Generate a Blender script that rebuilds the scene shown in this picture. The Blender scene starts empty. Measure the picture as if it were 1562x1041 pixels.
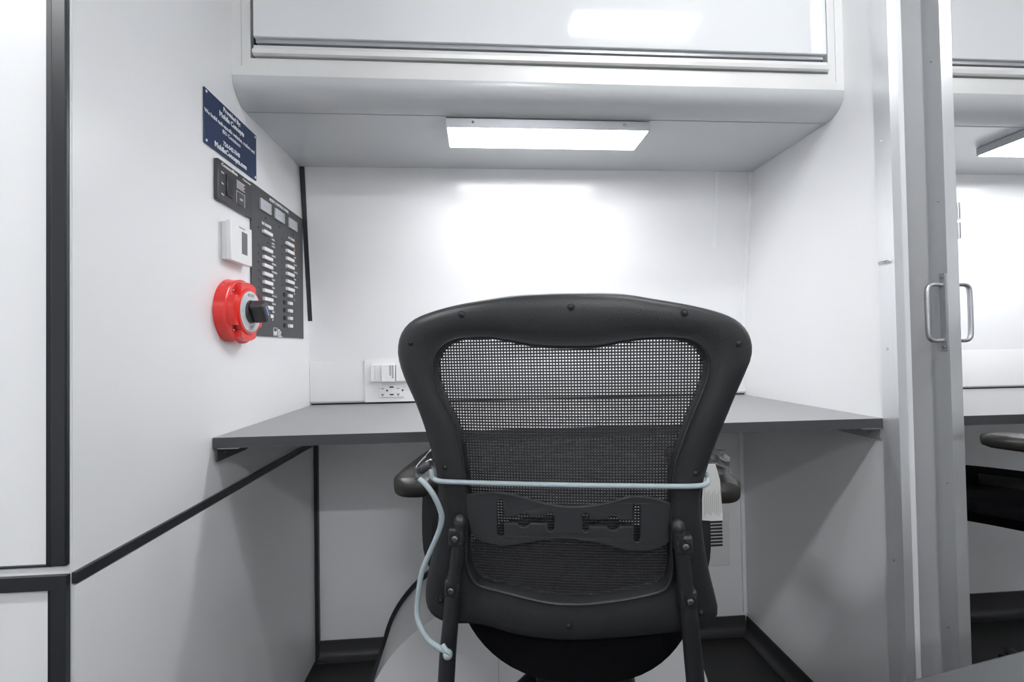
import bpy, bmesh, math, random
from mathutils import Vector, Matrix
random.seed(4)
sc = bpy.context.scene
COL = sc.collection
PI = math.pi

# ------------------------------------------------------------------ camera
F, YAW, PIT, ROL, CH = 695.78, .0717, .0165, -.0165, .907
cy_, sy_, cp_, sp_ = math.cos(YAW), math.sin(YAW), math.cos(PIT), math.sin(PIT)
FW = Vector((sy_*cp_, cy_*cp_, sp_)); R0 = Vector((cy_, -sy_, 0)); U0 = R0.cross(FW)
RR = R0*math.cos(ROL) + U0*math.sin(ROL); UU = U0*math.cos(ROL) - R0*math.sin(ROL)
CAM = Vector((0, 0, CH))
cd = bpy.data.cameras.new('camera'); cam = bpy.data.objects.new('camera', cd); COL.objects.link(cam)
cd.sensor_width = 36; cd.lens = F/1562*36; cd.clip_start = .02; cd.clip_end = 50
m = Matrix.Identity(4)
for i in range(3):
    m[i][0], m[i][1], m[i][2], m[i][3] = RR[i], UU[i], -FW[i], CAM[i]
cam.matrix_world = m
sc.camera = cam

def ray(x, y): return FW + RR*((x-781)/F) - UU*((y-520.5)/F)
def at(x, y, Y):                      # point of the plane y = Y
    d = ray(x, y); return CAM + d*(Y/d.y)

# ------------------------------------------------------------------ materials
def mat(name, col, rough=.5, metal=0., spec=.5, coat=0., bump=0., bscale=60., vary=0., vscale=3., emit=None, estr=0., stretch=None):
    m = bpy.data.materials.new(name); m.use_nodes = True
    nt = m.node_tree; b = nt.nodes['Principled BSDF']
    b.inputs['Base Color'].default_value = (*col, 1)
    b.inputs['Roughness'].default_value = rough; b.inputs['Metallic'].default_value = metal
    b.inputs['Specular IOR Level'].default_value = spec; b.inputs['Coat Weight'].default_value = coat
    tc = nt.nodes.new('ShaderNodeTexCoord')
    src = tc.outputs['Object']
    if stretch:
        mp = nt.nodes.new('ShaderNodeMapping'); mp.inputs['Scale'].default_value = stretch
        nt.links.new(src, mp.inputs['Vector']); src = mp.outputs['Vector']
    if vary:
        n = nt.nodes.new('ShaderNodeTexNoise'); n.inputs['Scale'].default_value = vscale; n.inputs['Detail'].default_value = 4
        nt.links.new(src, n.inputs['Vector'])
        r = nt.nodes.new('ShaderNodeMapRange'); r.inputs['To Min'].default_value = rough*(1-vary); r.inputs['To Max'].default_value = rough*(1+vary)
        nt.links.new(n.outputs['Fac'], r.inputs['Value']); nt.links.new(r.outputs['Result'], b.inputs['Roughness'])
        mx = nt.nodes.new('ShaderNodeMix'); mx.data_type = 'RGBA'
        mx.inputs['A'].default_value = (*[c*(1-vary*.25) for c in col], 1); mx.inputs['B'].default_value = (*[min(1, c*(1+vary*.25)) for c in col], 1)
        nt.links.new(n.outputs['Fac'], mx.inputs['Factor']); nt.links.new(mx.outputs['Result'], b.inputs['Base Color'])
    if bump:
        n2 = nt.nodes.new('ShaderNodeTexNoise'); n2.inputs['Scale'].default_value = bscale; n2.inputs['Detail'].default_value = 3
        nt.links.new(src, n2.inputs['Vector'])
        bp = nt.nodes.new('ShaderNodeBump'); bp.inputs['Strength'].default_value = bump; bp.inputs['Distance'].default_value = .001
        nt.links.new(n2.outputs['Fac'], bp.inputs['Height']); nt.links.new(bp.outputs['Normal'], b.inputs['Normal'])
    if emit:
        b.inputs['Emission Color'].default_value = (*emit, 1); b.inputs['Emission Strength'].default_value = estr
    return m

WHITE = mat('white_wall_panel', (.82, .823, .832), .30, vary=.04, vscale=1.5)
GLOSSW = mat('gloss_white_panel', (.82, .82, .83), .17, vary=.04, vscale=1.5)
DOORW = mat('gloss_white_door', (.80, .815, .83), .07, spec=.6, coat=.3)
CEILW = mat('ceiling_white', (.80, .80, .80), .5)
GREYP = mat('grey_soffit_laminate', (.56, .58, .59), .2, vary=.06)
FRAMEA = mat('satin_anodised_frame', (.84, .84, .83), .38, metal=.3, bump=.1, bscale=90, stretch=(1, 8, 8))
BRUSH = mat('brushed_aluminium', (.78, .79, .80), .34, metal=.68, bump=.015, bscale=60, vary=.12, vscale=3, stretch=(30, 30, 1))
CHROME = mat('bright_steel', (.75, .75, .76), .2, metal=1.)
SATIN = mat('satin_handle_metal', (.60, .61, .63), .32, metal=.9)
BLACKT = mat('black_trim', (.022, .023, .026), .35, vary=.2)
BLACKE = mat('black_trim_groove', (.008, .008, .009), .5)
DESK = mat('laminate_lightened_top', (.31, .31, .315), .42, vary=.1, vscale=40, bump=.15, bscale=300)  # top lightened so its colour carries the sheen of the grazing view
DESKE = mat('laminate_shaded_edge', (.062, .063, .067), .5, vary=.1)  # front edge darkened in colour because it catches less light
RUBBER = mat('black_floor_vinyl', (.018, .018, .019), .42, vary=.2, bump=.3, bscale=200)
COVE = mat('black_cove_base', (.040, .040, .042), .38, vary=.15)
PLAST = mat('chair_black_plastic', (.024, .025, .027), .42, bump=.35, bscale=500, vary=.1)
PLASTL = mat('lumbar_plastic', (.038, .039, .042), .38, bump=.2, bscale=500)
ARMP = mat('armrest_urethane', (.022, .020, .018), .33)
NETM = mat('chair_net_thread', (.020, .020, .022), .5)
FABRIC = mat('black_seat_fabric', (.005, .005, .006), .95, spec=.08, bump=.5, bscale=400)
DARK = mat('recess_black', (.006, .006, .006), .6)
STEELB = mat('dark_bolt_steel', (.35, .35, .36), .25, metal=1.)
NAVY = mat('navy_engraved_plate', (.016, .034, .095), .35, vary=.1)
LETTER = mat('white_lettering', (.82, .82, .82), .5)
PANELG = mat('charcoal_panel_plate', (.062, .062, .066), .42, vary=.08)
PANELD = mat('controller_black', (.045, .045, .048), .4)
IVORY = mat('white_device_plastic', (.80, .80, .80), .3)
OFFW = mat('offwhite_vinyl', (.74, .74, .74), .35)
LCD = mat('grey_lcd', (.14, .15, .15), .15)
METER = mat('meter_face', (.50, .52, .56), .25)
METERS = mat('meter_side', (.42, .42, .40), .3)
RED = mat('red_switch_plastic', (.78, .028, .022), .22, coat=.3)
DIAL = mat('grey_dial_plate', (.60, .62, .65), .4)
BLUEM = mat('blue_pointer', (.22, .38, .75), .4)
ORANGE = mat('amber_lamp', (.85, .35, .05), .4)
CORD = mat('pale_blue_cord', (.36, .425, .45), .6, bump=.4, bscale=600)
PAPER = mat('paper_tag', (.72, .72, .70), .7)
PRINT = mat('grey_print', (.38, .38, .38), .7)
GREYL = mat('lamp_housing', (.45, .46, .48), .35, metal=.4)
TABLET = mat('grey_table_laminate', (.040, .042, .046), .5, vary=.1)
CLEARP = mat('crinkled_film', (.30, .30, .30), .12, spec=.8, bump=1., bscale=70)
WHITEST = mat('white_edge_strip', (.82, .83, .85), .4)
VENTD = mat('vent_dark', (.03, .03, .03), .6)
LEDU = mat('led_diffuser', (1, 1, 1), .4, emit=(.97, .98, 1.0), estr=9)

# ------------------------------------------------------------------ helpers
XF = {}                                        # object name -> matrix of its top thing
def reg(o, M): XF[o.name] = M
def thing(name, label, cat, loc=(0, 0, 0), rz=0, group=None, kind=None):
    o = bpy.data.objects.new(name, None); COL.objects.link(o)
    o.empty_display_size = .05; o.location = loc; o.rotation_euler = (0, 0, rz)
    if label: o['label'] = label
    if cat: o['category'] = cat
    if group: o['group'] = group
    if kind: o['kind'] = kind
    reg(o, Matrix.Translation(Vector(loc)) @ Matrix.Rotation(rz, 4, 'Z'))
    return o
def link(name, bm, mt, parent=None, local=False, smooth=False, label=None, cat=None, kind=None, group=None, recentre=True):
    me = bpy.data.meshes.new(name)
    o = bpy.data.objects.new(name, me); COL.objects.link(o)
    mats = mt if isinstance(mt, (list, tuple)) else [mt]
    for x in mats: me.materials.append(x)
    if parent is not None:
        M = XF[parent.name]
        if not local: bm.transform(M.inverted())
        o.parent = parent; reg(o, M)
    else:
        M = Matrix.Identity(4)
        if kind != 'structure' and recentre and len(bm.verts):
            xs = [v.co.x for v in bm.verts]; ys = [v.co.y for v in bm.verts]; zs = [v.co.z for v in bm.verts]
            c = Vector(((min(xs)+max(xs))/2, (min(ys)+max(ys))/2, min(zs)))
            M = Matrix.Translation(c); bm.transform(M.inverted()); o.location = c
        reg(o, M)
    bmesh.ops.recalc_face_normals(bm, faces=bm.faces)
    if smooth:
        L = bm.faces.layers.int.get('flat')
        for f in bm.faces: f.smooth = not (L and f[L])
        for e in bm.edges:
            if len(e.link_faces) == 2 and e.calc_face_angle(0) > .6: e.smooth = False
    bm.to_mesh(me); bm.free()
    if label: o['label'] = label
    if cat: o['category'] = cat
    if kind: o['kind'] = kind
    if group: o['group'] = group
    return o
def B(): return bmesh.new()
def add_box(bm, x, y, z, bev=0., seg=2, mi=0):
    M = Matrix.Translation(((x[0]+x[1])/2, (y[0]+y[1])/2, (z[0]+z[1])/2)) @ Matrix.Diagonal((abs(x[1]-x[0]), abs(y[1]-y[0]), abs(z[1]-z[0]), 1))
    bm.faces.layers.int.get('flat') or bm.faces.layers.int.new('flat')
    n0 = set(bm.faces)
    r = bmesh.ops.create_cube(bm, size=1, matrix=M)
    if bev:
        es = list({e for v in r['verts'] for e in v.link_edges})
        bmesh.ops.bevel(bm, geom=es, offset=bev, segments=seg, affect='EDGES', profile=.5)
    L = bm.faces.layers.int.get('flat') or bm.faces.layers.int.new('flat')
    bm.faces.ensure_lookup_table()
    for f in bm.faces:
        if f.normal.length == 0: f.normal_update()
        if f not in n0 and max(abs(c) for c in f.normal) > .9999: f[L] = 1
    return bm
def box(name, x, y, z, mt, parent=None, bev=0., **k):
    return link(name, add_box(B(), x, y, z, bev), mt, parent, smooth=bev > 0, **k)
def add_cyl(bm, p0, p1, r0, r1=None, n=20, bev=0.):
    p0, p1 = Vector(p0), Vector(p1); d = p1-p0; r1 = r0 if r1 is None else r1
    M = Matrix.Translation((p0+p1)/2) @ d.to_track_quat('Z', 'Y').to_matrix().to_4x4()
    r = bmesh.ops.create_cone(bm, cap_ends=True, segments=n, radius1=r0, radius2=r1, depth=d.length, matrix=M)
    if bev:
        es = [e for e in {e for v in r['verts'] for e in v.link_edges} if len(e.link_faces) == 2 and e.calc_face_angle(0) > .9]
        bmesh.ops.bevel(bm, geom=es, offset=bev, segments=2, affect='EDGES', profile=.5)
    return bm
def cyl(name, p0, p1, r, mt, parent=None, bev=0., n=24, r1=None, **k):
    return link(name, add_cyl(B(), p0, p1, r, r1, n, bev), mt, parent, smooth=True, **k)
def catmull(P, k=6, closed=False):
    P = [Vector(p) for p in P]; n = len(P); out = []
    rng = range(n if closed else n-1)
    for i in rng:
        a = P[(i-1) % n] if closed or i > 0 else P[0]*2-P[1]
        b, c = P[i], P[(i+1) % n]
        d = P[(i+2) % n] if closed or i+2 < n else P[-1]*2-P[-2]
        for j in range(k):
            t = j/k
            out.append(.5*((2*b)+(c-a)*t+(2*a-5*b+4*c-d)*t*t+(3*b-a-3*c+d)*t**3))
    if not closed: out.append(P[-1])
    return out
def add_tube(bm, pts, r, n=12, k=6, smoothpts=True, cap=True):
    P = catmull(pts, k) if smoothpts else [Vector(p) for p in pts]
    R = r if callable(r) else (lambda t: r)
    rings = []; up = None
    for i, p in enumerate(P):
        t = (P[min(i+1, len(P)-1)]-P[max(i-1, 0)]).normalized()
        if up is None:
            up = t.orthogonal().normalized()
        up = (up - t*up.dot(t)).normalized(); s = t.cross(up)
        rr = R(i/(len(P)-1))
        rings.append([bm.verts.new(p+(up*math.cos(a)+s*math.sin(a))*rr) for a in [2*PI*j/n for j in range(n)]])
    for a, b in zip(rings, rings[1:]):
        for j in range(n): bm.faces.new((a[j], a[(j+1) % n], b[(j+1) % n], b[j]))
    if cap: bm.faces.new(rings[0][::-1]); bm.faces.new(rings[-1])
    return bm
def add_prism(bm, poly, lo, hi, axis):          # poly in the two other axes, extruded along axis
    def v(p, t):
        return {0: (t, p[0], p[1]), 1: (p[0], t, p[1]), 2: (p[0], p[1], t)}[axis]
    a = [bm.verts.new(v(p, lo)) for p in poly]; b = [bm.verts.new(v(p, hi)) for p in poly]
    n = len(poly)
    for i in range(n): bm.faces.new((a[i], a[(i+1) % n], b[(i+1) % n], b[i]))
    bm.faces.new(a[::-1]); bm.faces.new(b)
    return bm
def add_dome(bm, c, r, d=Vector((0, -1, 0)), flat=.6, n=14, m=5):
    q = Vector(d).to_track_quat('Z', 'Y').to_matrix().to_4x4()
    M = Matrix.Translation(c) @ q @ Matrix.Diagonal((r, r, r*flat, 1))
    bmesh.ops.create_uvsphere(bm, u_segments=n, v_segments=m*2, radius=1, matrix=M)
    return bm
def eval_mesh(ob):
    COL.objects.link(ob); dg = bpy.context.evaluated_depsgraph_get(); dg.update()
    me = bpy.data.meshes.new_from_object(ob.evaluated_get(dg)); bpy.data.objects.remove(ob)
    bm = B(); bm.from_mesh(me); bpy.data.meshes.remove(me); return bm
def text_bm(body, size, w=None, bold=0., align='CENTER'):
    c = bpy.data.curves.new('t', 'FONT'); c.body = body; c.size = size; c.align_x = align; c.align_y = 'CENTER'
    c.extrude = .00025; c.offset = bold; c.resolution_u = 2
    bm = eval_mesh(bpy.data.objects.new('t', c)); bpy.data.curves.remove(c)
    if w:
        xs = [v.co.x for v in bm.verts]; cur = max(xs)-min(xs)
        bm.transform(Matrix.Diagonal((w/cur, 1, 1, 1)))
    return bm
def wall_text(bm, body, y, z, size, x, w=None, bold=0., align='CENTER', rot=0.):   # on the left wall, facing +x
    t = text_bm(body, size, w, bold, align)
    t.transform(Matrix.Translation((x, y, z)) @ Matrix(((0, 0, 1, 0), (1, 0, 0, 0), (0, 1, 0, 0), (0, 0, 0, 1))) @ Matrix.Rotation(rot, 4, 'Z'))
    me = bpy.data.meshes.new('x'); t.to_mesh(me); t.free(); bm.from_mesh(me); bpy.data.meshes.remove(me)
def plate_bm(loops, thick, bev=0.):              # 2-D loops (outer first, then holes) -> solid plate in XY
    c = bpy.data.curves.new('p', 'CURVE'); c.dimensions = '2D'; c.fill_mode = 'BOTH'
    c.extrude = max(0, thick/2-bev); c.bevel_depth = bev; c.bevel_resolution = 1; c.offset = -bev
    for L in loops:
        s = c.splines.new('POLY'); s.points.add(len(L)-1); s.use_cyclic_u = True
        for i, p in enumerate(L): s.points[i].co = (p[0], p[1], 0, 1)
    bm = eval_mesh(bpy.data.objects.new('p', c)); bpy.data.curves.remove(c); return bm

# ------------------------------------------------------------------ the room
XL, XR, D = -.498, .832, 1.405
DU, DT, ZC, YD, DZ = 1.385, 1.317, 1.430, .889, .75
YT, ZT, YC, YS, ZF = .595, .644, .965, 1.020, 1.479
CEIL = 2.05; XE = 2.35
S = dict(kind='structure')
box('floor', (-2.4, XE+.02), (-1.62, 1.5), (-.05, 0), RUBBER, **S)
box('ceiling', (-2.4, XE+.02), (-1.62, 1.5), (CEIL, CEIL+.04), CEILW, **S)
# back wall: straight below the worktop, leaning in above it
box('wall_back', (XL-.02, XE), (D, 1.5), (0, DZ+.002), GLOSSW, **S)
bm = B(); add_prism(bm, [(DU+.004, DZ+.002), (DU, .84), (DT, ZC), (DT-.078, CEIL), (1.5, CEIL), (1.5, DZ+.002)], XL-.02, XE, 0)
link('wall_back_upper', bm, GLOSSW, **S)
box('wall_left', (XL-.03, XL), (YT+.002, 1.5), (0, CEIL), WHITE, **S)
box('wall_right', (XR, XR+.0155), (.8548, 1.5), (0, CEIL), WHITE, **S)
box('wall_partition', (-2.4, XL-.001), (YT, YT+.03), (0, CEIL), WHITE, **S)
box('wall_far_left', (-2.44, -2.4), (-1.62, YT+.03), (0, CEIL), WHITE, **S)
box('wall_far_right', (XE, XE+.04), (-1.62, 1.5), (0, CEIL), WHITE, **S)
box('wall_rear', (-2.4, XE), (-1.66, -1.62), (0, CEIL), WHITE, **S)

# lower, slightly proud panel of the left wall and its black cap trim
box('trim_1', (XL, XL+.004), (YT, D-.012), (.0, .628), WHITE, **S)
box('trim_2', (XL, XL+.006), (YT, D-.003), (.630, ZT), BLACKT, bev=.001, **S)
# black corner trims in the left back corner (upper leans with the wall)
bm = B(); add_prism(bm, [(DU-.004, .884), (DT-.004, ZC-.001), (DT+.01, ZC-.001), (DU+.01, .884)], XL+.001, XL+.0135, 0); link('trim_3', bm, BLACKT, **S)
box('trim_4', (XL+.004, XL+.015), (D-.012, D), (0, .728), BLACKT, **S)
# front face of the partition: upper trim post with groove, white gap, lower black frame
box('trim_5', (XL-.0185, XL-.001), (YT-.006, YT), (.654, CEIL), BLACKT, bev=.0015, **S)
box('trim_6', (XL-.026, XL-.0185), (YT-.003, YT), (.654, CEIL), BLACKE, **S)
box('trim_7', (-2.4, XL-.0185), (YT-.003, YT), (.653, .6555), BLACKT, **S)
box('trim_8', (-2.4, XL-.001), (YT-.006, YT), (.626, .643), BLACKT, **S)
box('trim_9', (XL-.0185, XL-.001), (YT-.006, YT), (0, .626), BLACKT, **S)
box('trim_10', (XL-.024, XL-.0185), (YT-.003, YT), (0, .626), BLACKE, **S)
# right back corner strip and wall seam strip
bm = B(); add_prism(bm, [(DU-.006, .884), (DT-.006, ZC-.001), (DT+.01, ZC-.001), (DU+.01, .884)], XR-.012, XR-.0005, 0); link('trim_11', bm, WHITEST, **S)
box('trim_12', (XR-.012, XR-.0005), (D-.006, D+.001), (.06, .728), WHITEST, **S)
bm = B(); add_prism(bm, [(DU-.002, .884), (DT-.002, ZC-.001), (DT+.01, ZC-.001), (DU+.01, .884)], .714, .728, 0); link('trim_13', bm, WHITEST, **S)
# cove bases
def cove(name, a, b, axis, w, sgn, zt=.05):
    prof = [(0, 0), (0, zt), (.004, zt), (.005, .022), (.009, .010), (.018, .003), (.028, .002), (.028, 0)]
    bm = B(); add_prism(bm, [(w+sgn*p[0], p[1]) for p in prof], a, b, axis); link(name, bm, COVE, smooth=True, **S)
cove('baseboard_back', XL+.012, XR-.006, 0, D, -1)
cove('baseboard_right', YC-.1, D-.006, 1, XR, -1)
cove('baseboard_far', .990, XE, 0, D, -1, .075)

# aluminium channel capping the nook's right wall
t = thing('trim_14', None, None, (XR+.01, .859, 0), kind='structure')
box('channel', (XR-.002, XR+.017), (.8518, .8545), (0, CEIL), BRUSH, t)
box('flange', (XR-.002, XR-.0002), (.8545, .889), (0, CEIL), BRUSH, t)
box('flange', (XR+.0157, XR+.017), (.8545, .889), (0, CEIL), BRUSH, t)
for z in (.466, .894, 1.321, 1.75):
    link('rivet', add_dome(B(), (XR-.002, .873, z), .0024, (-1, 0, 0)), CHROME, t, smooth=True)
box('trim_15', (XR+.0235, XR+.0425), (.866, .880), (0, CEIL), WHITEST, **S)
# catch on the channel
t = thing('door_catch', 'small silver spring catch on the metal strip at the end of the right wall', 'latch', (XR, .87, 1.07))
link('plate', add_box(B(), (XR-.0045, XR-.002), (.858, .886), (1.0665, 1.0745), .001), CHROME, t, smooth=True)
link('bolt', add_tube(B(), [(XR-.006, .861, 1.071), (XR-.0065, .870, 1.0705), (XR-.006, .882, 1.070)], .003, 8), CHROME, t, smooth=True)

# ------------------------------------------------------------------ open door seen edge-on, and its handles
d = thing('door_1', None, None, (.93, .832, 0), kind='structure')
box('panel', (.9145, .9363), (.836, 1.375), (.012, 2.04), WHITE, d)
box('edge_channel', (.9125, .9383), (.831, .8342), (.01, 2.045), BRUSH, d)
box('channel_flange', (.9125, .9145), (.8342, .868), (.01, 2.045), BRUSH, d)
box('channel_flange', (.9365, .9383), (.8342, .868), (.01, 2.045), BRUSH, d)
for y, z in ((.850, 1.498), (.845, 1.200), (.845, .614), (.852, .315)):
    link('rivet', add_dome(B(), (.9125, y, z), .0024, (-1, 0, 0)), CHROME, d, smooth=True)
for s, x0 in ((-1, .9125), (1, .9383)):
    h = box('handle', (x0+s*.0005, x0+s*.003), (.8335, .846), (.887, 1.048), SATIN, d, bev=.001)
    link('grip', add_tube(B(), [(x0+s*.002, .842, 1.024), (x0+s*.020, .842, 1.025), (x0+s*.030, .842, 1.0215), (x0+s*.0345, .842, 1.010),
        (x0+s*.035, .842, .967), (x0+s*.0345, .842, .924), (x0+s*.030, .842, .912), (x0+s*.020, .842, .9085), (x0+s*.002, .842, .9095)], .0045, 14), SATIN, h, smooth=True)
    for z in (1.0395, .895):
        link('screw', add_dome(B(), (x0+s*.003, .8395, z), .0028, (s, 0, 0)), STEELB, h, smooth=True)
hg = link('hinge', add_box(B(), (.9385, .9545), (.846, .850), (1.115, 1.205), .001), BLACKT, d, smooth=True)
link('knuckle', add_cyl(add_cyl(B(), (.9575, .847, 1.122), (.9575, .847, 1.155), .0045), (.9575, .847, 1.163), (.9575, .847, 1.197), .0045), SATIN, hg, smooth=True)

d.location.x += .0475; d.location.y += .036

# ------------------------------------------------------------------ overhead cabinets
def cabinet(xa, xb, label, dup_right=True):
    t = thing('overhead_cabinet', label, 'cabinet', ((xa+xb)/2, YC, ZC), group=None)
    # curved lip: a quarter round from the frame to the underside, then the flat underside and top box
    prof = [(YC+.012, ZF+.0)]
    for i in range(13):
        a = i/12*PI/2
        prof.append((YS-(YS-YC)*math.cos(a), ZF-(ZF-ZC)*math.sin(a)))
    prof += [(DT-.001, ZC), (DT-.035, ZC+.27), (DT-.05, 2.04), (1.03, 2.04), (1.03, ZF+.02), (YC+.012, ZF+.02)]
    bm = B(); add_prism(bm, prof, xa+.001, xb-.001, 0)
    for f in bm.faces: pass
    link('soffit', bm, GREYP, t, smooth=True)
    box('soffit_seam', (xa+.002, xb-.002), (YS-.001, YS+.0006), (ZC-.0012, ZC+.0005), GREYL, t)
    # mitred frame, two stepped bands
    def ring(name, o, w, y0, y1, mt, par):
        bm = B()
        x0, x1, z0, z1 = xa+o, xb-o, ZF+o, 2.035-o
        O = [(x0, z0), (x1, z0), (x1, z1), (x0, z1)]; I = [(x0+w, z0+w), (x1-w, z0+w), (x1-w, z1-w), (x0+w, z1-w)]
        for i in range(4):
            j = (i+1) % 4
            v = [bm.verts.new((p[0], y, p[1])) for y in (y0, y1) for p in (O[i], O[j], I[j], I[i])]
            for q in ((0, 1, 2, 3), (7, 6, 5, 4), (0, 4, 5, 1), (1, 5, 6, 2), (2, 6, 7, 3), (3, 7, 4, 0)): bm.faces.new([v[k] for k in q])
        return link(name, bm, mt, par)
    fr = ring('frame', .0, .0185, YC, YC+.03, FRAMEA, t)
    ring('frame_step', .019, .0175, YC+.0015, YC+.03, FRAMEA, fr)
    box('recess', (xa+.037, xb-.037), (YC+.016, YC+.026), (ZF+.034, 1.60), DARK, t)
    dr = box('door', (xa+.047, xb-.047), (YC-.010, YC+.010), (1.5535, 2.01), DOORW, t, bev=.0015)
    pr = [(YC-.002, 1.519), (YC-.008, 1.521), (YC-.009, 1.529), (YC-.003, 1.532), (YC-.001, 1.541), (YC+.010, 1.543), (YC+.014, 1.519)]
    link('handle_rail', add_prism(B(), pr, xa+.044, xb-.040, 0), FRAMEA, dr)
    box('door_edge_channel', (xa+.050, xb-.052), (YC-.004, YC+.012), (1.5445, 1.553), GREYL, dr)
    return t
cabinet(XL, XR, 'wide overhead cabinet with glossy white door above the desk nook')
cabinet(.990, XE, 'overhead cabinet seen through the doorway beyond the metal door edge')

def lamp(xa, xb, ya, yb, label):
    t = thing('cabinet_lamp', label, 'lamp', ((xa+xb)/2, (ya+yb)/2, ZC-.022), group='lights under the cabinets')
    bm = B(); add_prism(bm, [(ya, ZC-.0015), (ya+.001, ZC-.0215), (ya+.003, ZC-.0225), (yb-.003, ZC-.0225), (yb-.001, ZC-.0215), (yb, ZC-.0015)], xa, xb, 0)
    link('housing', bm, GREYL, t)
    link('diffuser', add_box(B(), (xa+.003, xb-.003), (ya+.003, yb-.003), (ZC-.0236, ZC-.0226)), LEDU, t)
    for x in (xa+.06, xb-.06):
        link('screw', add_dome(B(), (x, ya+.0005, ZC-.010), .003), STEELB, t, smooth=True)
    return t
lamp(-.067, .402, 1.024, 1.128, 'lit rectangular light under the cabinet above the mesh back chair')
lamp(1.352, 1.83, 1.024, 1.135, 'lit light under the cabinet beyond the metal door')

# ------------------------------------------------------------------ worktops with side brackets
def desk(xa, xb, label):
    t = thing('desk_top', label, 'desk', ((xa+xb)/2, (YD+D)/2, DZ-.02))
    bm = add_box(B(), (xa+.001, xb-.001), (YD+.0015, D-.0005), (DZ-.0195, DZ), .0006, 1)
    link('worktop', bm, DESK, t)
    box('shaded_edge', (xa+.001, xb-.001), (YD, YD+.0013), (DZ-.020, DZ-.0003), DESKE, t)
    for s, x in ((1, xa), (-1, xb)):
        br = link('bracket', add_prism(B(), [(YD+.003, DZ-.0205), (YD+.003, DZ-.046), (YD+.11, DZ-.046), (YD+.20, DZ-.024), (YD+.20, DZ-.0205)], x+s*.0045 if s > 0 else x-.0045, x+s*.0065 if s > 0 else x-.0025, 0), PANELG if s > 0 else GREYL, t)
        box('bracket_leg', (x+s*.0065, x+s*.045) if s > 0 else (x-.045, x-.0045), (YD+.004, YD+.20), (DZ-.0225, DZ-.0205), OFFW if s > 0 else SATIN, br)
        link('screw', add_dome(B(), (x+s*.0068, YD+.03, DZ-.033), .003, (s, 0, 0)), STEELB, br, smooth=True)
    return t
desk(XL, XR, 'grey desk worktop spanning the nook in front of the chair')
desk(.990, XE, 'grey desk worktop in the bay beyond the metal door')

# ------------------------------------------------------------------ wire raceways at the back of the worktops
def raceway(xa, xb, label, joints=()):
    t = thing('wire_raceway', label, 'cable duct', ((xa+xb)/2, 1.38, DZ))
    bm = B(); add_prism(bm, [(1.3835, DZ+.0045), (1.379, DZ+.010), (1.379, .874), (1.382, .882), (1.3835, .883), (1.3845, .84), (1.3875, DZ+.0045)][::-1], xa+.001, xb-.001, 0)
    link('channel', bm, OFFW, t, smooth=True)
    box('base_gap', (xa+.004, xb-.004), (1.3825, 1.3885), (DZ+.0003, DZ+.0043), DARK, t)
    for x in joints:
        box('joint_cover', (x-.006, x+.006), (1.376, 1.3795), (DZ+.006, .884), OFFW, t, bev=.001)
    return t
raceway(XL, XR, 'white wire raceway along the back of the desk')
raceway(.990, XE, 'white wire raceway behind the far bay desk')

# receptacle plate and surface jack box on the raceway
t = thing('power_outlet', 'white outlet with USB ports on the raceway left of the chair', 'outlet', (-.255, 1.372, DZ+.006))
box('cover_plate', (-.339, -.160), (1.3735, 1.3785), (DZ+.005, .8845), IVORY, t, bev=.0015)
rc = box('receptacle', (-.294, -.224), (1.3695, 1.3735), (.770, .804), IVORY, t, bev=.001)
for x in (-.286, -.241):
    bm = B()
    add_box(bm, (x-.0035, x-.0022), (1.3688, 1.3697), (.776, .781)); add_box(bm, (x+.0022, x+.0035), (1.3688, 1.3697), (.776, .781))
    add_box(bm, (x-.004, x+.004), (1.3688, 1.3697), (.794, .7955)); add_cyl(bm, (x+.0, 1.3688, .786-.0105), (x, 1.3697, .786-.0105), .002, n=10)
    link('slot', bm, DARK, rc)
    link('slot', add_cyl(B(), (x+.013, 1.3688, .789), (x+.013, 1.3697, .789), .0028, n=12), DARK, rc)
for z in (.777, .799):
    box('usb_port', (-.266, -.254), (1.3688, 1.3697), (z-.0018, z+.0018), DARK, rc)
link('screw', add_dome(B(), (-.312, 1.3735, .786), .0022), OFFW, t, smooth=True)
t = thing('jack_box', 'white surface box of data jacks above the outlet beside the chair', 'connector box', (-.25, 1.36, .816))
for k, (xa, xb, yf) in enumerate(((-.319, -.288, 1.362), (-.286, -.247, 1.350), (-.245, -.200, 1.358))):
    j = box('jack_housing', (xa, xb), (yf, 1.3733), (.816, .867), IVORY, t, bev=.002)
    if k == 1:
        bm = B(); add_box(bm, (-.262, -.257), (yf-.0006, yf+.001), (.834, .864)); add_box(bm, (-.255, -.250), (yf-.0006, yf+.001), (.826, .864)); link('label_print', bm, PRINT, j)
    elif k == 0:
        box('cover_line', (-.307, -.3065), (yf-.0004, yf+.001), (.820, .864), PRINT, j)
    else:
        link('brass_jack', add_cyl(B(), (-.222, yf-.004, .853), (-.222, yf+.001, .853), .003), STEELB, j, smooth=True)

# louvred panel low on the back wall
t = thing('wall_vent', 'pale louvred vent panel low on the back wall under the desk', 'vent', (.68, D, .21))
box('cover_panel', (.585, .777), (D-.012, D-.0005), (.214, .575), OFFW, t, bev=.004)
for k in range(8):
    z = .352-k*.0104
    box('louvre', (.62, .752), (D-.014, D-.0122), (z-.0028, z+.0028), VENTD, t)
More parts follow.
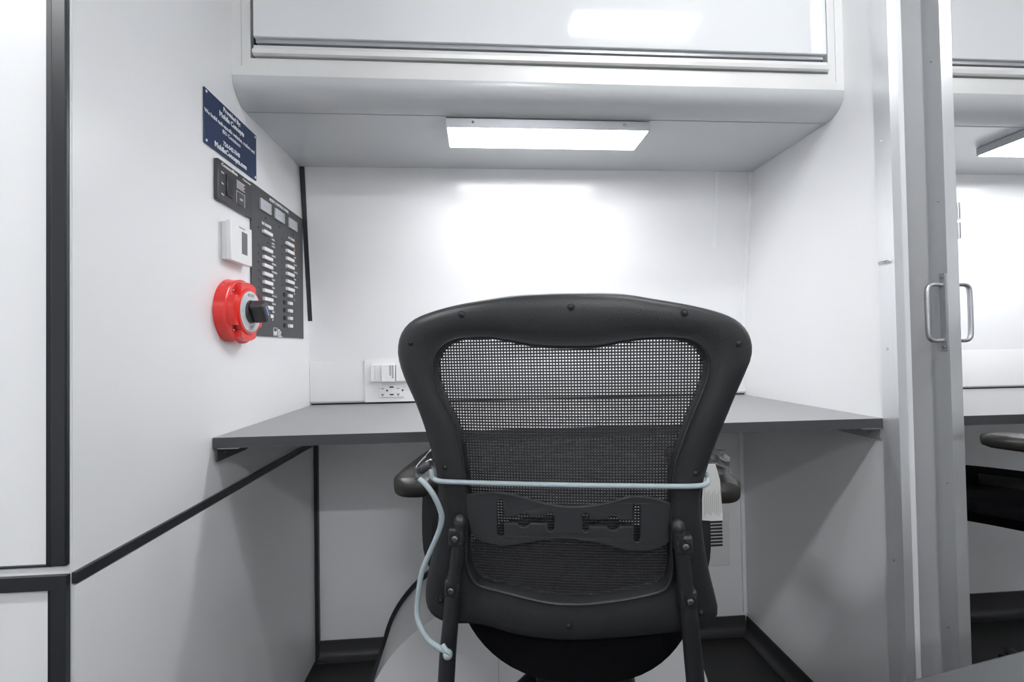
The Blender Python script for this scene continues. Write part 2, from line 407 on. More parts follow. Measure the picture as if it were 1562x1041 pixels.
# wheel arch cover standing out from the back wall
def arch(o=0., n=48):
    return [(.14+(.43+o)*math.cos(PI*i/n), (.32+o)*math.sin(PI*i/n)) for i in range(n+1)]
t = thing('wheel_arch_cover', 'rounded white wheel arch cover with black edging under the desk', 'wheel cover', (.14, 1.27, 0))
bm = B(); add_prism(bm, arch(0), 1.130, D-.0005, 1); link('housing', bm, WHITE, t, smooth=True)
def rim(name, y0, y1, o0, o1, mt):
    A, Bp = arch(o1), arch(o0); bm = B(); va = []
    for y in (y0, y1):
        va.append([bm.verts.new((p[0], y, p[1])) for p in A]); va.append([bm.verts.new((p[0], y, p[1])) for p in Bp])
    for i in range(len(A)-1):
        for p, q in ((0, 1), (1, 3), (3, 2), (2, 0)): bm.faces.new((va[p][i], va[p][i+1], va[q][i+1], va[q][i]))
    for i in (0, len(A)-1): bm.faces.new((va[0][i], va[1][i], va[3][i], va[2][i]))
    return link(name, bm, mt, t)
rim('edging', D-.010, D-.0006, .0005, .013, BLACKT)
box('floor_edging', (-.304, -.2905), (1.130, D-.012), (.0005, .03), BLACKT, t)
box('seam', (.0345, .0355), (1.1292, 1.1302), (.002, .30), PRINT, t)

# ------------------------------------------------------------------ left wall devices
X0 = XL
def crossed(bm): return bm
# nameplate
t = thing('nameplate', 'navy blue engraved plate with white lettering, topmost on the left wall', 'sign', (X0, .96, 1.295))
box('plate', (X0+.0005, X0+.003), (.865, 1.060), (1.294, 1.397), NAVY, t, bev=.0006)
bm = B(); xx = X0+.0033
wall_text(bm, 'Provided By:', .959, 1.387, .0125, xx, .064, .0003)
wall_text(bm, 'Mobile Concepts', .959, 1.3725, .0145, xx, .092, .0004)
wall_text(bm, 'We build task-specific vehicles, trailers and', .958, 1.3545, .0105, xx, .186, .0001)
wall_text(bm, 'ISO Containers', .957, 1.342, .0105, xx, .066, .0001)
wall_text(bm, '724-542-7640', .957, 1.3195, .012, xx, .062, .0003)
wall_text(bm, 'MobileConcepts.com', .956, 1.3055, .0145, xx, .118, .0004)
link('lettering', bm, LETTER, t)
for y in (.871, 1.054):
    for z in (1.300, 1.391):
        link('rivet', add_dome(B(), (X0+.003, y, z), .0026, (1, 0, 0)), LETTER, t, smooth=True)

# remote controller
t = thing('remote_controller', 'black controller box with rocker switch below the navy plate', 'controller', (X0, .965, 1.20))
box('case', (X0+.0005, X0+.009), (.897, 1.030), (1.200, 1.279), PANELD, t, bev=.002)
rk = box('rocker_switch', (X0+.009, X0+.0115), (.924, .946), (1.216, 1.258), BLACKT, t, bev=.001)
box('button', (X0+.009, X0+.0105), (.965, .992), (1.212, 1.238), PANELG, t, bev=.0008)
bm = B(); x = X0+.0093
wall_text(bm, 'CommandBase', .937, 1.2715, .0085, x, .058, .0002)
wall_text(bm, 'Generator', 1.004, 1.2715, .007, x, .034)
for k, s in enumerate(('Start', '', 'Run', '', 'Stop')):
    if s: wall_text(bm, s, .912, 1.256-k*.0105, .005, x, None)
for k in range(5):
    add_box(bm, (x-.0003, x+.0003), (.963, .995-.004*(k % 2)), (1.2595-k*.0035, 1.2608-k*.0035))
for z in (1.2375, 1.2455-.0335): add_box(bm, (x-.0003, x+.0003), (.962, .995), (z+.001, z+.0016))
for y in (.962, .9945): add_box(bm, (x-.0003, x+.0003), (y, y+.0006), (1.213, 1.2385))
wall_text(bm, 'OFF', .978, 1.224, .007, X0+.0108, None)
link('lettering', bm, LETTER, t)

# breaker panel
t = thing('breaker_panel', 'tall charcoal electrical panel with white breaker switches beside the back corner', 'electrical panel', (X0, 1.18, .945))
box('plate', (X0+.0005, X0+.0035), (1.034, 1.327), (.945, 1.284), PANELG, t, bev=.0006)
px_ = X0+.0035
for y in (1.097, 1.172, 1.253):
    mtr = box('meter', (px_, px_+.004), (y-.026, y+.016), (1.2345, 1.2605), METER, t, bev=.0005)
    box('bezel_side', (px_, px_+.0042), (y+.016, y+.026), (1.2345, 1.2605), METERS, mtr)
    link('needle', add_tube(B(), [(px_+.0043, y-.014, 1.247), (px_+.0043, y+.006, 1.2445)], .0004, 6, smoothpts=False), PRINT, mtr)
rowsL = [1.187]+[1.147-.0193*k for k in range(9)]
rowsR = [1.189-.0197*k for k in range(7)]
def breaker(y0, y1, z, h, prot, lab=None):
    o = link('breaker_switch', add_box(B(), (px_, px_+prot), (y0, y1), (z-h, z+h), .001), IVORY, t, smooth=True)
    return o
for z in rowsL:
    breaker(1.081, 1.124, z, .0042, .007)
for k, z in enumerate(rowsR):
    b = breaker(1.208, 1.251, z, .0042, .007)
    if k < 3: link('indicator', add_dome(B(), (px_+.0075, 1.249, z-.004), .0022, (1, 0, 0)), ORANGE, b, smooth=True)
for k in range(5):
    z = 1.054-.0197*k
    o = breaker(1.219, 1.238, z, .0042, .007)
    link('switch_bezel', add_cyl(B(), (px_, 1.200, z), (px_+.0012, 1.200, z), .006, n=14), DARK, o, smooth=True)
bm = B(); x = px_+.0003
wall_text(bm, 'AC/DC CONTROL PANEL', 1.176, 1.2735, .0095, x, .110, .0003)
wall_text(bm, 'DC MASTER', 1.106, 1.206, .009, x, .048, .0004)
wall_text(bm, 'AC MAIN', 1.248, 1.208, .008, x, .040, .0003)
namesL = ['MAIN', 'LIGHTS', 'CEILING', 'EXTERIOR', 'PUMP', 'FANS', 'OUTLETS', 'RADIO', 'AUX', 'SP']
namesR = ['AC', 'HEAT', 'RECEPT', 'ROOF AC', 'REAR', 'CHARGER', 'SP']
for s, z in zip(namesL, rowsL): wall_text(bm, s, 1.131, z-.0075, .0062, x, None, .0001, 'LEFT')
wall_text(bm, 'PANEL', 1.131, 1.170, .0055, x, None, 0, 'LEFT'); wall_text(bm, 'LIGHTS', 1.131, 1.163, .0055, x, None, 0, 'LEFT')
for s, z in zip(namesR, rowsR): wall_text(bm, s, 1.262, z-.0075, .0058, x, None, .0001, 'LEFT')
wall_text(bm, 'SP', 1.262, 1.047, .005, x, None, 0, 'LEFT')
for k, s in enumerate(('Bass', 'Electric', 'Panels', 'Products')):
    wall_text(bm, s, 1.162, .9625-k*.0052, .0062, x, None, .0003, 'LEFT')
for z in (.9445+.0035, .9665): add_box(bm, (x-.0003, x+.0002), (1.138, 1.157), (z-.0006, z+.0006))
for y in (1.138, 1.157): add_box(bm, (x-.0003, x+.0002), (y-.0007, y+.0007), (.948, .9665))
add_prism(bm, [(1.141, .950), (1.1545, .950), (1.1545, .961), (1.148, .956), (1.141, .9595)], x-.0003, x+.0002, 0)
link('lettering', bm, LETTER, t)
for y, z, r in [(1.065, z+.004, .0022) for z in rowsL]+[(1.190, z+.006, .0022) for z in rowsR]+[(y+.004, 1.222, .003) for y in (1.097, 1.172, 1.253)]+[(1.112, 1.166, .0026)]:
    link('pilot_lamp', add_cyl(B(), (px_-.0002, y, z), (px_+.0003, y, z), r, n=10), DARK, t)

# thermostat
t = thing('thermostat', 'white square thermostat with small screen above the red dial switch', 'thermostat', (X0, .957, 1.088))
box('base', (X0+.0005, X0+.010), (.922, 1.000), (1.090, 1.166), IVORY, t, bev=.0015)
fr = box('front_cover', (X0+.0102, X0+.0215), (.917, 1.000), (1.088, 1.168), IVORY, t, bev=.003)
box('screen', (X0+.0215, X0+.0222), (.957, .978), (1.108, 1.153), LCD, t)
bm = B(); wall_text(bm, 'Thermostat', .958, 1.160, .005, X0+.0217, None); link('lettering', bm, PRINT, fr)

# red battery switch
t = thing('battery_switch', 'round red battery switch with black knob below the thermostat', 'switch', (X0, .956, .925))
cy0, cz0 = .957, .990
def disc(bm, xa, xb, ra, rb, n=48, lobes=0., flat=None, ph=0.):
    va, vb = [], []
    for i in range(n):
        a = 2*PI*i/n
        k = 1+lobes*math.cos(4*(a-ph))
        for x, r, L in ((xa, ra*k, va), (xb, rb*k, vb)):
            y, z = cy0+r*math.cos(a), cz0+r*math.sin(a)
            if flat: z = max(z, cz0-flat)
            L.append(bm.verts.new((X0+x, y, z)))
    for i in range(n): bm.faces.new((va[i], va[(i+1) % n], vb[(i+1) % n], vb[i]))
    bm.faces.new(va[::-1]); bm.faces.new(vb)
    return bm
body = link('base', disc(B(), .0005, .0185, .066, .063, flat=.060), RED, t, smooth=True)
bm = B(); disc(bm, .0185, .0215, .0645, .0645); disc(bm, .0215, .0235, .0645, .0615)
link('flange', bm, RED, t, smooth=True)
def notched(bm, xa, xb, r, n=96):
    va, vb = [], []
    for i in range(n):
        a = 2*PI*i/n; u = abs(((a-PI/4+PI/4) % (PI/2))-PI/4)
        rr = r-.013*max(0., min(1., (.24-u)/.08))
        y, z = cy0+rr*math.cos(a), cz0+rr*math.sin(a)
        va.append(bm.verts.new((X0+xa, y, z))); y, z = cy0+(rr-.0015)*math.cos(a), cz0+(rr-.0015)*math.sin(a); vb.append(bm.verts.new((X0+xb, y, z)))
    for i in range(n): bm.faces.new((va[i], va[(i+1) % n], vb[(i+1) % n], vb[i]))
    bm.faces.new(va[::-1]); bm.faces.new(vb)
bm = B(); notched(bm, .0235, .0345, .0600); disc(bm, .0345, .0375, .0475, .0455)
hb = link('housing', bm, RED, t, smooth=True)
for k in range(4):
    a = PI/4+k*PI/2
    link('screw', add_dome(B(), (X0+.0245, cy0+.0545*math.cos(a), cz0+.0545*math.sin(a)), .0034, (1, 0, 0)), STEELB, t, smooth=True)
dl = link('dial_plate', disc(B(), .0376, .0386, .041, .041), DIAL, t)
bm = B()
for s, dy, dz in (('OFF', 0, -.031), ('1', -.032, 0), ('2', .032, 0), ('BOTH', 0, .033)):
    wall_text(bm, s, cy0+dy, cz0+dz, .009, X0+.0389, None, .0002)
for k in range(5):
    add_box(bm, (X0+.0386, X0+.0389), (cy0-.012, cy0+.012), (cz0-.0235-.001*k*0+.0 if k == 0 else cz0-.037+.0005*k*0, cz0-.023 if k == 0 else cz0-.0365))
link('lettering', bm, PRINT, dl)
bm = B(); disc(bm, .0387, .0430, .0235, .0225)
kb = link('knob', bm, PANELD, t, smooth=True)
bm = B(); add_box(bm, (-.0145, .0145), (-.0215, .0215), (-.0125, .0125), .006, 3)
bm.transform(Matrix.Translation((X0+.0560, cy0, cz0)) @ Matrix.Rotation(-.95, 4, 'X'))
link('knob_grip', bm, PANELD, kb, smooth=True)
bm = B(); add_box(bm, (0, .0006), (-.012, .010), (-.0019, .0019)); bm.transform(Matrix.Translation((X0+.0704, cy0, cz0)) @ Matrix.Rotation(-.95, 4, 'X'))
link('pointer', bm, BLUEM, kb)

# ------------------------------------------------------------------ task chair (authored in its own frame, facing +y)
CR = -.18
CX, CY = .164, .836
chair = thing('mesh_chair', 'black mesh back office chair with pale cord tied across its back', 'chair', (CX, CY, 0), CR)
MC = XF[chair.name]; MI = MC.inverted(); MR = MI.to_3x3()
LO = MI @ CAM
def Sf(x, z): return -.195-.13*(z-.51)+.30*x*x
def bp(px, py, off=0.):                # point where the sight line meets the chair's back, `off` in front of it
    dd = MR @ ray(px, py); y = -.21
    for _ in range(12):
        tt = (y-LO.y)/dd.y; p = LO+dd*tt; y = Sf(p.x, p.z)-off
    return Vector((p.x, y, p.z))
def cl(px, py, ly):                    # the same on the chair-frame plane y = ly
    dd = MR @ ray(px, py); return LO+dd*((ly-LO.y)/dd.y)
OUT = [(870, 446.5), (942, 447.5), (1000, 456), (1057, 466), (1100, 477), (1126, 489), (1141, 505), (1148, 525), (1147, 545), (1138, 568), (1124, 600), (1106, 643), (1089, 686), (1077, 722), (1070, 750), (1069, 780), (1073, 814), (1080, 860), (1090, 902), (1096, 930), (1091, 948), (1070, 962), (1037, 965), (960, 972), (890, 977), (840, 976), (790, 969), (730, 953), (690, 952), (667, 945), (652, 930), (648, 905), (652, 875), (660, 840), (667, 800), (669, 765), (666, 727), (659, 695), (648, 655), (633, 614), (616, 576), (608, 551), (606, 531), (611, 509), (625, 491), (648, 479), (688, 467), (734, 458), (792, 449.5)]
INN = [(838, 532), (870, 532.5), (905, 532), (930, 528), (950, 523.5), (985, 519), (1026, 518.5), (1049, 522), (1066, 533), (1075, 551), (1073, 574), (1063, 604), (1049, 637), (1033, 680), (1023, 718), (1020, 767), (1019, 820), (1020, 856), (1016, 880), (1004, 894), (962, 905), (915, 912), (875, 914.5), (832, 911), (773, 897), (735, 886), (723, 872), (717, 852), (716, 815), (717, 779), (714, 727), (708, 685), (699, 650), (684, 618), (672, 589), (666.5, 563), (671, 542), (684, 527), (705, 519), (746, 517.5), (774, 522), (803, 528)]
def resample(P, c, N):
    Q = catmull([Vector((p[0], p[1], 0)) for p in P], 8, True)
    A = sorted(((math.atan2(q.y-c[1], q.x-c[0]), math.hypot(q.x-c[0], q.y-c[1])) for q in Q))
    out = []
    A = [(A[-1][0]-2*PI, A[-1][1])]+A+[(A[0][0]+2*PI, A[0][1])]
    for i in range(N):
        a = -PI+2*PI*(i+.5)/N
        for (a0, r0), (a1, r1) in zip(A, A[1:]):
            if a0 <= a <= a1:
                r = r0+(r1-r0)*((a-a0)/max(a1-a0, 1e-9)); break
        out.append((c[0]+r*math.cos(a), c[1]+r*math.sin(a)))
    return out
NR = 220; CC = (869, 712)
oL, iL = resample(OUT, CC, NR), resample(INN, CC, NR)
prof = [(0, -.020), (0, -.004), (.02, .001), (.06, .005), (.14, .009), (.3, .0115), (.5, .012), (.72, .010), (.86, .0075), (.915, .0078), (.945, .0098), (.975, .0085), (.992, .003), (1, -.006), (1, -.016)]
bm = B(); rings = []
oW = [bp(*p) for p in oL]; iW = [bp(*p) for p in iL]
for o, i in zip(oW, iW):
    rr = []
    for s, h in prof:
        x, z = o.x+(i.x-o.x)*s, o.z+(i.z-o.z)*s
        rr.append(bm.verts.new((x, Sf(x, z)-h, z)))
    rings.append(rr)
np_ = len(prof)
for i in range(NR):
    a, b = rings[i], rings[(i+1) % NR]
    for j in range(np_): bm.faces.new((a[j], a[(j+1) % np_], b[(j+1) % np_], b[j]))
link('back_frame', bm, PLAST, chair, local=True, smooth=True)

# woven net: crossing threads clipped to the opening
poly = [(p.x, p.z) for p in iW]
def spans(v, ax):
    xs = []
    for (a, b) in zip(poly, poly[1:]+poly[:1]):
        p, q = a[1-ax], b[1-ax]
        if (p-v)*(q-v) < 0: xs.append(a[ax]+(b[ax]-a[ax])*(v-p)/(q-p))
    xs.sort(); return list(zip(xs[::2], xs[1::2]))
bm = B()
def strand(pts, hw, axis):
    th = .0006; prev = None
    for x, y, z in pts:
        dx, dz = (0, hw) if axis == 0 else (hw, 0)
        r = [bm.verts.new((x-dx, y-th, z-dz)), bm.verts.new((x+dx, y-th, z+dz)), bm.verts.new((x+dx, y+th, z+dz)), bm.verts.new((x-dx, y+th, z-dz))]
        if prev:
            for j in range(4): bm.faces.new((prev[j], prev[(j+1) % 4], r[(j+1) % 4], r[j]))
        prev = r
xmin, xmax = min(p[0] for p in poly), max(p[0] for p in poly); zmin, zmax = min(p[1] for p in poly), max(p[1] for p in poly)
PITCH = .00415
z = zmin+.002
while z < zmax:
    for a, b in spans(z, 0):
        a -= .006; b += .006; n = 14
        strand([(a+(b-a)*k/n, Sf(a+(b-a)*k/n, z)+.010, z) for k in range(n+1)], .00108, 0)
    z += PITCH
x = xmin+.002
while x < xmax:
    for a, b in spans(x, 1):
        a -= .006; b += .006; n = 8
        strand([(x, Sf(x, a+(b-a)*k/n)+.0112, a+(b-a)*k/n) for k in range(n+1)], .00085, 1)
    x += PITCH
link('mesh_panel', bm, NETM, chair, local=True)

# lumbar plate with two slotted cut-outs
TOPL = [(713, 752), (735, 750), (756, 748.5), (785, 753), (832, 766), (865, 771), (898, 770), (927, 765), (955, 757), (972, 755), (998, 758), (1021, 765)]
BOTL = [(1020, 822), (1010, 830), (995, 836), (974, 838), (951, 836), (915, 827), (865, 820), (832, 822), (797, 827), (768, 830), (737, 823), (722, 812), (716, 790)]
c0 = bp(868, 792)
def pl(px, py): q = bp(px, py); return (q.x, q.z)
def slot(x0, x1, y0, y1, xa, xb, ya, yb, cx, cyy, r, flip=False):
    P = []
    def arc(cx_, cy_, rx, a0, a1, n=6): return [(cx_+rx*math.cos(a0+(a1-a0)*k/n), cy_+rx*math.sin(a0+(a1-a0)*k/n)) for k in range(n+1)]
    # long vertical slot (x0..x1, y0..y1), bar (ya..yb) with a round boss, short slot (xa..xb)
    hy0, hy1, sy0, sy1 = y0, y1, xa[1], xb[1]
    r1 = (x1-x0)/2; r2 = (xb[0]-xa[0])/2
    P += arc((x0+x1)/2, y0+r1, r1, PI, 2*PI)
    P += [(x1, ya)]
    dx = math.sqrt(max(r*r-((yb-ya)/2)**2, 0))
    a = math.asin(min(1, (yb-ya)/2/r))
    P += arc(cx, (ya+yb)/2, r, PI+a, 2*PI-a, 8)
    P += [(xa[0], ya)]
    P += arc((xa[0]+xb[0])/2, sy0+r2, r2, PI, 2*PI) + arc((xa[0]+xb[0])/2, sy1-r2, r2, 0, PI)
    P += [(xa[0], yb)] + arc(cx, (ya+yb)/2, r, a, PI-a, 8) + [(x1, yb)]
    P += arc((x0+x1)/2, y1-r1, r1, 0, PI)
    if flip: P = [(2*flip-p[0], p[1]) for p in P]
    return P
sl = slot(759.5, 770, 760, 817, (835, 780), (846, 809), 786, 797, 799.5, 791, 11)
sr0 = slot(0, 10.5, 0, 58, (-88+165.5, 14), (87.5, 43), 24, 35, 41, 30, 11)
sr = [(975.5-p[0], 767+p[1]) for p in sr0]
outer = [(v.x, v.y) for v in catmull([Vector((*p, 0)) for p in TOPL], 4)]+[(v.x, v.y) for v in catmull([Vector((*p, 0)) for p in BOTL], 4)]
bm = plate_bm([[pl(*p) for p in outer], [pl(*p) for p in sl], [pl(*p) for p in sr]], .006, .0012)
for v in bm.verts:
    x, z, h = v.co.x, v.co.y, v.co.z
    v.co = Vector((x, Sf(0, z)-.003-h+.16*x*x, z))
link('lumbar_support', bm, PLASTL, chair, local=True, smooth=True)

# recessed screws around the frame
NRM = (0, -1, .13)
for p in ((705, 480), (871, 469), (1043, 478), (628, 523), (1125, 524), (680, 712), (1060, 721), (868, 953), (673, 914), (1068, 933)):
    c = bp(*p, .0085 if p[1] < 900 else .0095)
    bm = B(); add_cyl(bm, c+Vector((0, .004, 0)), c+Vector((0, -.0035, 0)), .0052, n=18, bev=.001)
    s = link('screw_recess', bm, DARK, chair, local=True, smooth=True)
    link('screw', add_dome(B(), c+Vector((0, -.0038, 0)), .0027), PLAST, s, local=True, smooth=True)

# two uprights carrying the back, with clamps and bolts
for side, P in ((-1, [(702, 800), (697, 850), (692, 893), (688, 940), (683, 1000), (680, 1060)]), (1, [(1034, 808), (1041, 850), (1047, 905), (1052, 945), (1057, 1000), (1062, 1060)])):
    pts = [bp(*p, .022 if k < 4 else .018) for k, p in enumerate(P)]
    e = pts[-1]
    pts += [Vector((e.x, e.y+.004, .39)), Vector((e.x*.93, e.y+.04, .34)), Vector((e.x*.65, -.11, .325)), Vector((e.x*.3, -.03, .335))]
    up = link('back_upright', add_tube(B(), pts, lambda t: .0082+.0042*min(1, t*2.2), 16), PLAST, chair, local=True, smooth=True)
    top = pts[0]
    link('end_cap', add_dome(B(), top+Vector((0, 0, .003)), .0092, (0, 0, 1), 1.15), PLAST, up, local=True, smooth=True)
    for (qx, qy) in (((697, 817), (691, 895)) if side < 0 else ((1042, 829), (1049, 911))):
        c = bp(qx, qy, .022)
        bm = B(); add_box(bm, (c.x-.0108, c.x+.0108), (c.y-.0095, c.y+.018), (c.z-.0125, c.z+.0125), .004, 3)
        k = link('clamp', bm, PLAST, up, local=True, smooth=True)
        cc = c+Vector((0, -.0105, 0))
        link('bolt_washer', add_cyl(B(), cc+Vector((0, .002, 0)), cc+Vector((0, -.0012, 0)), .0075, n=20), DARK, k, local=True, smooth=True)
        link('bolt', add_cyl(add_cyl(B(), cc, cc+Vector((0, -.004, 0)), .0047, n=16, bev=.0012), cc+Vector((0, -.0035, 0)), cc+Vector((0, -.0043, 0)), .0024, n=6), STEELB, k, local=True, smooth=True)

# seat cushion and its bowl-shaped pan
def seat_bm(top, zoff, a, b, depth, cyy, n=72, m=7, crown=.012):
    bm = B(); ringsT = []
    def foot(ang, k):
        c, s_ = math.cos(ang), math.sin(ang)
        return a*k*math.copysign(abs(c)**.75, c), cyy+b*k*math.copysign(abs(s_)**.75, s_)
    lay = []
    for k in (1.0, .985, .9, .6, .3): lay.append((k, 'T'))
    rings = []
    def zt(k): return top+crown*(1-k*k)
    def zb(x, y, k): return top-.018-depth*max(0, (1-abs(x/(a*.90))**2.5))*(1-.12*k)
    for k in (.3, .6, .9, .985): rings.append([bm.verts.new((*foot(2*PI*i/n, k), zt(k))) for i in range(n)])
    rings.append([bm.verts.new((*foot(2*PI*i/n, 1.0), top-.010)) for i in range(n)])
    for k in (.99, .93, .6, .3):
        rings.append([bm.verts.new((lambda x, y: (x, y, zb(x, y, k)))(*foot(2*PI*i/n, k))) for i in range(n)])
    for p, q in zip(rings, rings[1:]):
        for i in range(n): bm.faces.new((p[i], p[(i+1) % n], q[(i+1) % n], q[i]))
    bm.faces.new(rings[0][::-1]); bm.faces.new(rings[-1])
    return bm
st = link('seat', seat_bm(.495, 0, .215, .225, .068, .050), FABRIC, chair, local=True, smooth=True)
# mechanism, lever, gas column, star base and castors
link('tilt_mechanism', add_box(B(), (-.062, .062), (-.125, .13), (.320, .412), .008), DARK, chair, local=True, smooth=True)
lv = link('tension_knob', add_cyl(B(), (.075, -.10, .385), (.075, -.145, .380), .018, bev=.004), PLAST, chair, local=True, smooth=True)
link('height_lever', add_tube(B(), [(.06, .02, .385), (.14, .02, .383), (.20, .02, .38)], .005, 8), PLAST, chair, local=True, smooth=True)
link('gas_column', add_cyl(add_cyl(B(), (0, 0, .20), (0, 0, .36), .014), (0, 0, .075), (0, 0, .22), .025), PLAST, chair, local=True, smooth=True)
hub = link('star_base', add_cyl(B(), (0, 0, .06), (0, 0, .115), .038, bev=.006), PLAST, chair, local=True, smooth=True)
for k in range(5):
    a = 2*PI*k/5+.3; c, s_ = math.cos(a), math.sin(a)
    link('leg', add_tube(B(), [(.02*c, .02*s_, .095), (.13*c, .13*s_, .088), (.262*c, .262*s_, .066)], lambda t: .019-.007*t, 10), PLAST, hub, local=True, smooth=True)
    w = link('caster', add_cyl(B(), (.262*c, .262*s_, .055), (.262*c, .262*s_, .078), .009), PLAST, hub, local=True, smooth=True)
    bm = B()
    for e in (-1, 1):
        o = Vector((-s_, c, 0))*.011*e; add_cyl(bm, Vector((.262*c, .262*s_, .026))+o*.5, Vector((.262*c, .262*s_, .026))+o*1.8, .026, n=20, bev=.004)
    me_ = link('caster_wheel', bm, DARK, chair, local=True, smooth=True)
# armrests
for sd in (-1, 1):
    n = 26; bm = B(); secs = []
    cx_ = sd*.238-.018
    for (ly, w, h, zc) in ((-.142, .004, .004, .684), (-.140, .018, .010, .684), (-.134, .030, .016, .685), (-.115, .038, .018, .687), (-.06, .041, .018, .688), (.02, .040, .017, .689), (.075, .036, .016, .690), (.105, .029, .0145, .690), (.117, .018, .010, .690), (.120, .004, .004, .690)):
        ring = []
        for i in range(n):
            a = 2*PI*i/n; c, s_ = math.cos(a), math.sin(a)
            ring.append(bm.verts.new((cx_+w*math.copysign(abs(c)**.7, c), ly, zc+h*math.copysign(abs(s_)**.7, s_))))
        secs.append(ring)
    for p, q in zip(secs, secs[1:]):
        for i in range(n): bm.faces.new((p[i], p[(i+1) % n], q[(i+1) % n], q[i]))
    bm.faces.new(secs[0][::-1]); bm.faces.new(secs[-1])
    ar = link('armrest', bm, ARMP, chair, local=True, smooth=True)
    P = [(sd*.238, -.01, .675), (sd*.243, -.01, .61), (sd*.240, -.005, .53), (sd*.208, 0, .484), (sd*.15, .01, .455), (sd*.09, .01, .42), (sd*.05, .01, .395)]
    P = [(p[0]-.018, p[1], p[2]) for p in P]
    bm = B(); Q = catmull(P, 5); prev = None
    for i, p in enumerate(Q):
        t_ = (Q[min(i+1, len(Q)-1)]-Q[max(i-1, 0)]).normalized(); nrm = Vector((t_.z, 0, -t_.x))*.009
        r = [bm.verts.new(p+nrm+Vector((0, e, 0))) for e in (-.030, .030)]+[bm.verts.new(p-nrm+Vector((0, e, 0))) for e in (.030, -.030)]
        if prev:
            for j in range(4): bm.faces.new((prev[j], prev[(j+1) % 4], r[(j+1) % 4], r[j]))
        else: bm.faces.new(r)
        prev = r
    bm.faces.new(prev)
    link('arm_post', bm, PLAST, chair, local=True, smooth=True)

# copy for the far bay, before the first chair gets its tag
def copy_tree(o, parent=None):
    c = o.copy(); COL.objects.link(c)
    if parent: c.parent = parent
    for ch in [k for k in list(COL.objects) if k.parent == o]: copy_tree(ch, c)
    return c
ch2 = copy_tree(chair)
ch2.location = (1.275, .925, 0); ch2.rotation_euler = (0, 0, .70)
for k in [k for k in COL.objects if k.parent == ch2]:
    n0 = k.name.split('.')[0]
    if n0 == 'seat': k.location.z += .07
    if n0 in ('tilt_mechanism', 'tension_knob', 'height_lever'): k.location.z += .165
    if n0 == 'armrest': k.location.z += .020
ch2['label'] = 'black office chair partly seen beyond the metal door edge'

# hanging paper tag and crinkled film on the right armrest
tg = [cl(x, y, -.165) for x, y in ((1080, 708), (1091, 708), (1098, 732), (1100, 760), (1103, 794), (1087, 795), (1071, 794), (1071, 760), (1073, 735))]
bm = B(); fr_ = [bm.verts.new(p+Vector((0, -.0004, 0))) for p in tg]; bk_ = [bm.verts.new(p+Vector((0, .0004, 0))) for p in tg]
for i in range(len(tg)): bm.faces.new((fr_[i], fr_[(i+1) % len(tg)], bk_[(i+1) % len(tg)], bk_[i]))
bm.faces.new(fr_[::-1]); bm.faces.new(bk_)
tag_ = link('care_tag', bm, PAPER, chair, local=True, label='white printed paper tag hanging from the chair')
bm = B()
for k in range(9):
    xk = 1075+k*3.0
    add_tube(bm, [cl(xk, 745+(k*7) % 11, -.1658), cl(xk, 765, -.1658), cl(xk+.4, 788-(k*5) % 7, -.1658)], .0003, 5, 2)
link('print', bm, PRINT, tag_, local=True)
bm = B(); random.seed(3)
for (x0, y0, x1, y1) in ((1086, 684, 1106, 700), (1090, 690, 1112, 716), (1088, 700, 1106, 722)):
    g = [[bm.verts.new(cl(x0+(x1-x0)*i/3+random.uniform(-2, 2), y0+(y1-y0)*j/3+random.uniform(-2, 2)+i*2, -.11+random.uniform(-.006, .006))) for i in range(4)] for j in range(4)]
    for j in range(3):
        for i in range(3): bm.faces.new((g[j][i], g[j][i+1], g[j+1][i+1], g[j+1][i]))
bmesh.ops.solidify(bm, geom=bm.faces[:], thickness=.0006)
link('plastic_film', bm, CLEARP, chair, local=True, label='crinkled clear film around the right armrest')

# ------------------------------------------------------------------ tie cord round the back of the chair
tc = thing('tie_cord', 'pale blue cord tied across the chair back with a loose end hanging down', 'cord', (CX, CY, 0), CR)
hook = [bp(656, 712, .022), bp(658, 720, .024), bp(661, 730, .024), bp(672, 734.5, .024)]
path = hook+[bp(x, y, .019 if abs(x-868) > 190 else .016) for x, y in ((700, 736), (760, 738), (868, 740.5), (980, 742), (1030, 742.5), (1060, 742))]+[bp(1075, 740, .016), bp(1080, 733, .008), bp(1077, 724, -.006), bp(1068, 720, -.02)]
link('cord', add_tube(B(), path, .0034, 12), CORD, tc, local=True, smooth=True)
lp = [(640, 731, .03), (650, 740, .034), (662, 757, .034), (671, 777, .03), (674, 793, .028), (668, 815, .028), (655, 845, .028), (644, 872, .03), (639, 900, .034), (636, 935, .040), (642, 958, .046), (654, 977, .048), (669, 988, .048), (680, 994, .048)]
lo = link('loose_end', add_tube(B(), [bp(*p) for p in lp], .0038, 12), CORD, tc, local=True, smooth=True)
link('knot', add_tube(add_dome(B(), bp(683, 999, .048), .0068, (0, -1, 0), 1.), [bp(676, 985, .050), bp(680, 992, .055), bp(686, 997, .054)], .0034, 10), CORD, lo, local=True, smooth=True)
link('wire_hook', add_tube(B(), [bp(660, 684, -.01), bp(648, 698, .004), bp(637, 711, .014), bp(635, 718, .018), bp(640, 717, .02), bp(648, 708, .022), bp(656, 702, .022), bp(663, 703, .015)], .0016, 10), CHROME, tc, local=True, smooth=True)
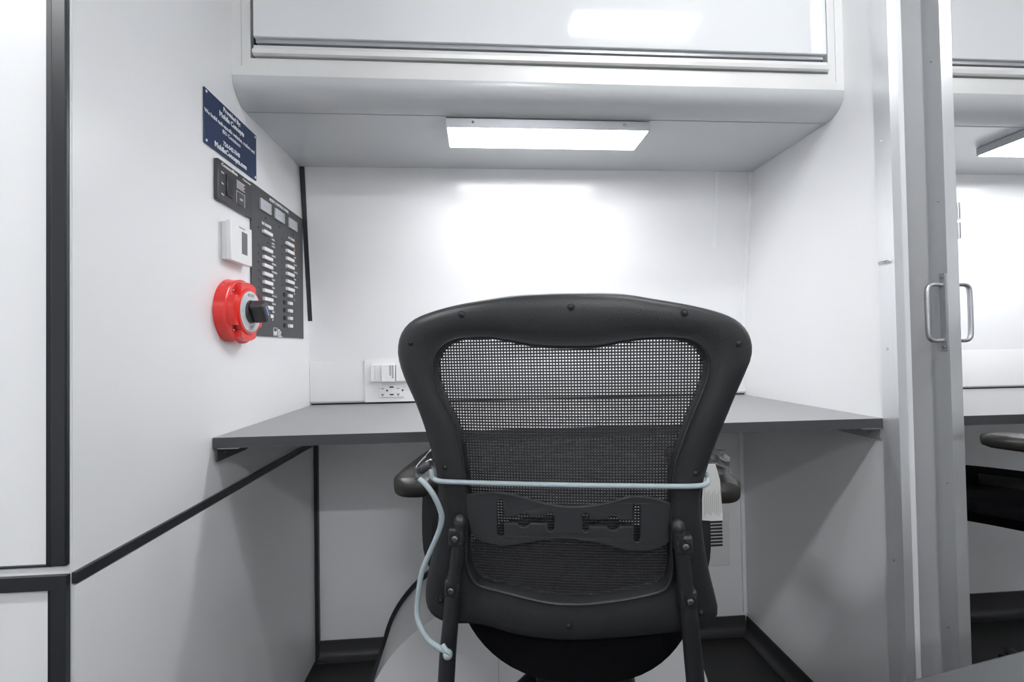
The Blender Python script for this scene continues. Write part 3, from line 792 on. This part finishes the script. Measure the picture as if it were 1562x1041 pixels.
link('hook_sleeve', add_tube(B(), [bp(642, 718, .02), bp(650, 712, .022), bp(658, 709, .022)], .0062, 12), PANELG, tc, local=True, smooth=True)
link('hook_sleeve', add_tube(B(), [bp(636, 714, .026), bp(635, 723, .028), bp(638, 730, .03)], .0042, 12), PANELG, tc, local=True, smooth=True)

# ------------------------------------------------------------------ grey table whose far edge shows at the lower right
t = thing('side_table', 'dark grey table corner at the bottom right', 'table', (.62, -.1, 0), .18)
bm = B(); add_box(bm, (-.42, .62), (-.40, .424), (.675, .70), .002); link('tabletop', bm, TABLET, t, local=True, smooth=True)
for x in (-.38, .58):
    for y in (-.36, .38):
        link('leg', add_box(B(), (x-.015, x+.015), (y-.015, y+.015), (0, .675)), SATIN, t, local=True)

# ------------------------------------------------------------------ ceiling lights: some inferred, the others unseen and added as fill
def ceil_or_fill_light(x, y, label, st, w=.215, dd=.042):
    t = thing('ceiling_or_fill_light', label, 'ceiling light', (x, y, CEIL-.02), group='ceiling lights')
    box('housing', (x-w-.012, x+w+.012), (y-dd-.012, y+dd+.012), (CEIL-.016, CEIL-.0005), GREYL, t)
    box('diffuser', (x-w, x+w), (y-dd, y+dd), (CEIL-.022, CEIL-.0162), mat('ceiling_or_fill_diffuser', (1, 1, 1), .4, emit=(.97, .985, 1.0), estr=st), t)
LB = 'white strip light on the ceiling'
for x, y, st in ((.555, .367, 17), (-1.13, .03, 46), (1.62, .20, 10), (-1.25, -.95, 3), (.3, -1.35, 60), (1.75, -.95, 3)):  # leading pair read from reflection and shadow edges; later entries are added fill
    ceil_or_fill_light(x, y, LB, st)

w = bpy.data.worlds.new('World'); sc.world = w; w.use_nodes = True
w.node_tree.nodes['Background'].inputs[0].default_value = (.5, .5, .5, 1); w.node_tree.nodes['Background'].inputs[1].default_value = .0
sc.view_settings.view_transform = 'Standard'; sc.view_settings.look = 'None'
sc.view_settings.exposure = 1.64; sc.view_settings.gamma = 1
sc.cycles.max_bounces = 14; sc.cycles.diffuse_bounces = 10; sc.cycles.glossy_bounces = 6
sc.cycles.use_denoising = True
sc.cycles.sample_clamp_indirect = 6
